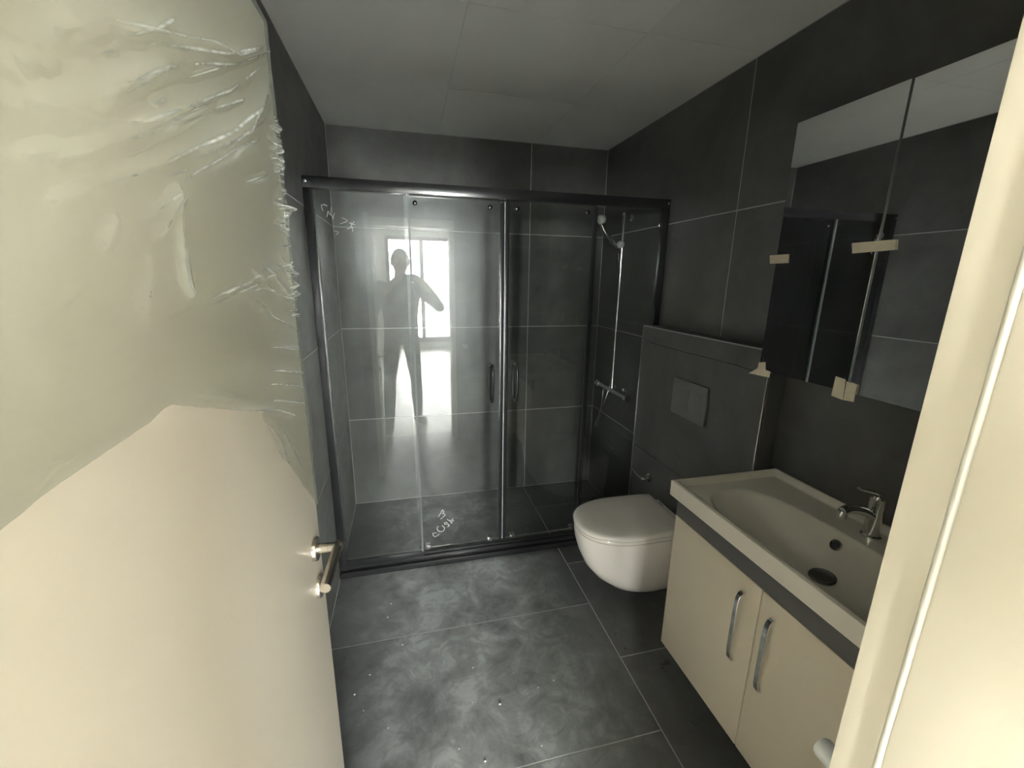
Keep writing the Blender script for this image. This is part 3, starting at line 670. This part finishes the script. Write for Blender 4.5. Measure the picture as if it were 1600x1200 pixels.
def tape(pix, x, label, lift=.0007):
    pts = [px_x(u, v, x) for u, v in pix]
    mb = MB(); mb.loft([[(x, p.y, p.z) for p in pts], [(x-lift, p.y, p.z) for p in pts]])
    return tag(mb.build('masking_tape', 'masking_tape'), label, 'tape', 'masking tape on the mirror cabinet')
tx = MX-.0040
tape([(1203, 399), (1233, 397), (1232, 411), (1203, 412)], tx, 'strip of masking tape at mid height on the shower side edge of the mirror')
tape([(1331, 380), (1400, 374), (1399, 390), (1332, 396)], tx, 'horizontal masking tape strip across the seam at mid height of the mirror')
tape([(1186, 566), (1196, 566), (1196, 578), (1204, 581), (1202, 590), (1170, 583), (1184, 575)], tx, 'crumpled masking tape at the lower mirror corner above the boxing edge')
tape([(1306, 588), (1321, 593), (1317, 625), (1299, 618)], tx, 'masking tape at the bottom of the mirror seam, piece towards the shower')
tape([(1323, 596), (1339, 602), (1334, 628), (1318, 625)], tx-.0001, 'masking tape at the bottom of the mirror seam, piece towards the door')

# pipe stub on the door wall
ps = empty('pipe_stub', (.48, YF, .95)); tag(ps, 'white plastic pipe stub sticking out of the wall beside the door frame', 'pipe')
sc_ = px_y(1284, 1166, .325); sx_, sz_ = sc_.x, sc_.z
MB().lathe((sx_, YF, sz_), (0, 1, 0), [(0, .024), (.006, .024), (.008, .0125), (.05, .0125)], 24).build('pipe', 'pvc_white', ps, smooth=True)
MB().lathe((sx_, YF+.048, sz_), (0, 1, 0), [(0, .0125), (.002, .0145), (.032, .0145), (.036, .0125), (.0365, .008)], 24).build('end_cap', 'pvc_white', ps, smooth=True)

# plaster crumbs on the floor
for i, (u, v) in enumerate([(629, 1008), (578, 1055), (554, 1086), (568, 1111), (607, 1138), (739, 1044), (781, 1101), (738, 1098), (802, 1052), (865, 1064), (841, 1075), (717, 1171), (758, 1190), (846, 1166), (611, 944), (606, 965)]):
    k = ray(u, v); p = CAM+k*(-CH/k.z); r = R_.uniform(.0018, .0034)
    mb = MB(); mb.ball((p.x, p.y, r*.75), (r*R_.uniform(.8, 1.5), r, r*.75), 7, 5)
    for q in mb.v: q.x += R_.uniform(-.25, .25)*r; q.y += R_.uniform(-.25, .25)*r
    tag(mb.build('plaster_crumb', 'crumb'), 'tiny white plaster crumb lying on the dark floor tiles', 'debris', 'plaster crumbs on the floor')

# ================================================================== PHOTOGRAPHER (seen mirrored in the shower glass) and phone
ph = empty('smartphone', tuple(CAM-FW*.01)); tag(ph, 'dark smartphone held sideways by the photographer', 'phone')
def C3(a, b, c): return CAM+RT*a+UP*b+FW*c
def cbox(a0, a1, b0, b1, c0, c1):
    return MB().hexa([C3(a0, b0, c0), C3(a1, b0, c0), C3(a1, b0, c1), C3(a0, b0, c1), C3(a0, b1, c0), C3(a1, b1, c0), C3(a1, b1, c1), C3(a0, b1, c1)])
cbox(-.035, .113, -.045, .028, -.0165, -.0085).build('phone_case', 'phone_body', ph, bevel=.003)
cbox(-.031, .008, -.012, .024, -.0085, -.0068).build('camera_block', 'phone_body', ph, bevel=.0008)
for a, b in ((0, 0), (-.019, .014), (-.019, -.003)): MB().lathe(C3(a, b, -.0068), FW, [(0, .0065), (.001, .0065), (.0012, .005)], 18).build('lens', 'lens_glass', ph, smooth=True)
cbox(-.032, .110, -.042, .025, -.0168, -.0164).build('screen', 'lens_glass', ph)

def capsule(mb, pts, rs, n=14):
    pts = [Vector(p) for p in pts]; P_ = []; Q = []
    d0 = (pts[0]-pts[1]).normalized(); d1 = (pts[-1]-pts[-2]).normalized()
    for a in (1, .8, .45): P_.append(pts[0]+d0*rs[0]*a); Q.append(rs[0]*math.sqrt(max(1-a*a, .004)))
    P_ += pts; Q += list(rs)
    for a in (.45, .8, 1): P_.append(pts[-1]+d1*rs[-1]*a); Q.append(rs[-1]*math.sqrt(max(1-a*a, .004)))
    mb.tube(P_, Q, n)
def ering(c, rx, ry, n=24): return [Vector((c[0]+rx*math.cos(2*math.pi*k/n), c[1]+ry*math.sin(2*math.pi*k/n), c[2])) for k in range(n)]
pb = MB()
# torso
pb.loft([ering(q, a, b) for q, a, b in [((-.05, -.315, .86), .10, .08), ((-.05, -.315, .90), .165, .115), ((-.05, -.315, .98), .172, .118), ((-.05, -.31, 1.08), .165, .112), ((-.05, -.305, 1.20), .178, .12), ((-.05, -.30, 1.32), .195, .125), ((-.05, -.295, 1.40), .190, .110), ((-.05, -.29, 1.455), .15, .085), ((-.045, -.285, 1.495), .075, .065), ((-.04, -.28, 1.52), .058, .06)]])
# neck, head
capsule(pb, [(-.04, -.285, 1.48), (-.035, -.265, 1.56)], [.057, .055])
pb.ball((-.03, -.245, 1.665), (.077, .098, .112), 24, 18)
pb.ball((-.03, -.215, 1.605), (.055, .068, .055), 18, 12)       # jaw
capsule(pb, [(-.03, -.150, 1.672), (-.03, -.138, 1.640)], [.010, .016])  # nose
capsule(pb, [(-.048, -.149, 1.608), (-.012, -.149, 1.608)], [.009, .009])  # lips
for s_ in (-1, 1): capsule(pb, [(-.03+s_*.078, -.25, 1.685), (-.03+s_*.079, -.245, 1.64)], [.015, .011])  # ears
# arms
sh1, el1, wr1 = (-.225, -.29, 1.425), (-.305, -.225, 1.185), (-.135, -.085, 1.445)
sh2, el2, wr2 = (.125, -.29, 1.425), (.335, -.235, 1.235), (.195, -.085, 1.455)
for a, b, c in ((sh1, el1, wr1), (sh2, el2, wr2)):
    capsule(pb, [a, tuple((Vector(a)+Vector(b))/2), b], [.068, .058, .048]); capsule(pb, [b, tuple((Vector(b)*.6+Vector(c)*.4)), c], [.048, .045, .030])
# hands: palm behind the phone ends, four fingers on the lens side, thumb on the screen side
for sd, wr in ((-1, wr1), (1, wr2)):
    ex = -.037 if sd < 0 else .115
    pc = C3(ex+sd*.022, -.022, -.020)
    capsule(pb, [wr, tuple(Vector(wr).lerp(pc, .6)), tuple(pc)], [.028, .032, .026])
    for k in range(4):
        b_ = .014-.0175*k; ln = (.062, .070, .066, .052)[k]*.72
        capsule(pb, [tuple(C3(ex+sd*.020, b_-.006, -.022)), tuple(C3(ex+sd*.013, b_, -.004)), tuple(C3(ex-sd*(ln-.028), b_, .0008))], [.0095, .0085, .0068], 10)
    capsule(pb, [tuple(C3(ex+sd*.028, -.040, -.026)), tuple(C3(ex+sd*.006, -.034, -.030)), tuple(C3(ex-sd*.024, -.022, -.026))], [.013, .0105, .0085], 10)
# legs and shoes
for hip, kn, an, toe in (((-.14, -.31, .90), (-.185, -.215, .50), (-.205, -.145, .10), (-.215, .005, .035)), ((.04, -.31, .90), (.075, -.30, .50), (.085, -.345, .10), (.145, -.205, .035))):
    capsule(pb, [hip, tuple((Vector(hip)+Vector(kn))/2), kn], [.088, .076, .058]); capsule(pb, [kn, tuple(Vector(kn).lerp(Vector(an), .35)), an], [.058, .060, .046])
    heel = Vector(an)+(Vector(an)-Vector(toe)).normalized()*.035; heel.z = .042
    capsule(pb, [tuple(heel), tuple(Vector(an)*.45+Vector(toe)*.55-Vector((0, 0, .02))), toe], [.041, .044, .034])
raw = pb.build('person', 'jacket_cloth')
md = raw.modifiers.new('r', 'REMESH'); md.mode = 'VOXEL'; md.voxel_size = .006; md.use_smooth_shade = True
ms_ = raw.modifiers.new('s', 'SMOOTH'); ms_.factor = .5; ms_.iterations = 4
dg = bpy.context.evaluated_depsgraph_get(); ev = raw.evaluated_get(dg); me = bpy.data.meshes.new_from_object(ev)
raw.modifiers.clear(); raw.data = me
me.materials.clear()
for q in ('jacket_cloth', 'trouser_cloth', 'shoe_black', 'skin'): me.materials.append(MATS[q])
for p in me.polygons:
    w = p.center+WLOC[raw]; p.use_smooth = True
    if w.z < .085: i = 2
    elif w.z < .93: i = 1
    elif w.z > 1.525 and -.14 < w.x < .08 and w.y < -.115: i = 3
    elif w.y > -.095 and w.z > 1.3: i = 3
    else: i = 0
    p.material_index = i
zmin = min(v.co.z for v in me.vertices)
for v in me.vertices: v.co.z = max(v.co.z, 0-WLOC[raw].z+.002)
pe = raw; tag(pe, 'person in dark jacket and trousers photographing with a phone, mirrored in the glass', 'person')
hb = MB(); hb.ball((-.03, -.258, 1.685), (.085, .100, .106), 24, 18)
hb.v = [Vector((p.x, min(p.y, -.175) if p.z < 1.735 else p.y, max(p.z, 1.625))) for p in hb.v]
hb.build('hair', 'hair_black', pe, smooth=True, auto=180)
for s_ in (-1, 1): MB().ball((-.03+s_*.030, -.158, 1.672), .0125).build('eye', 'eye_white', pe, smooth=True)
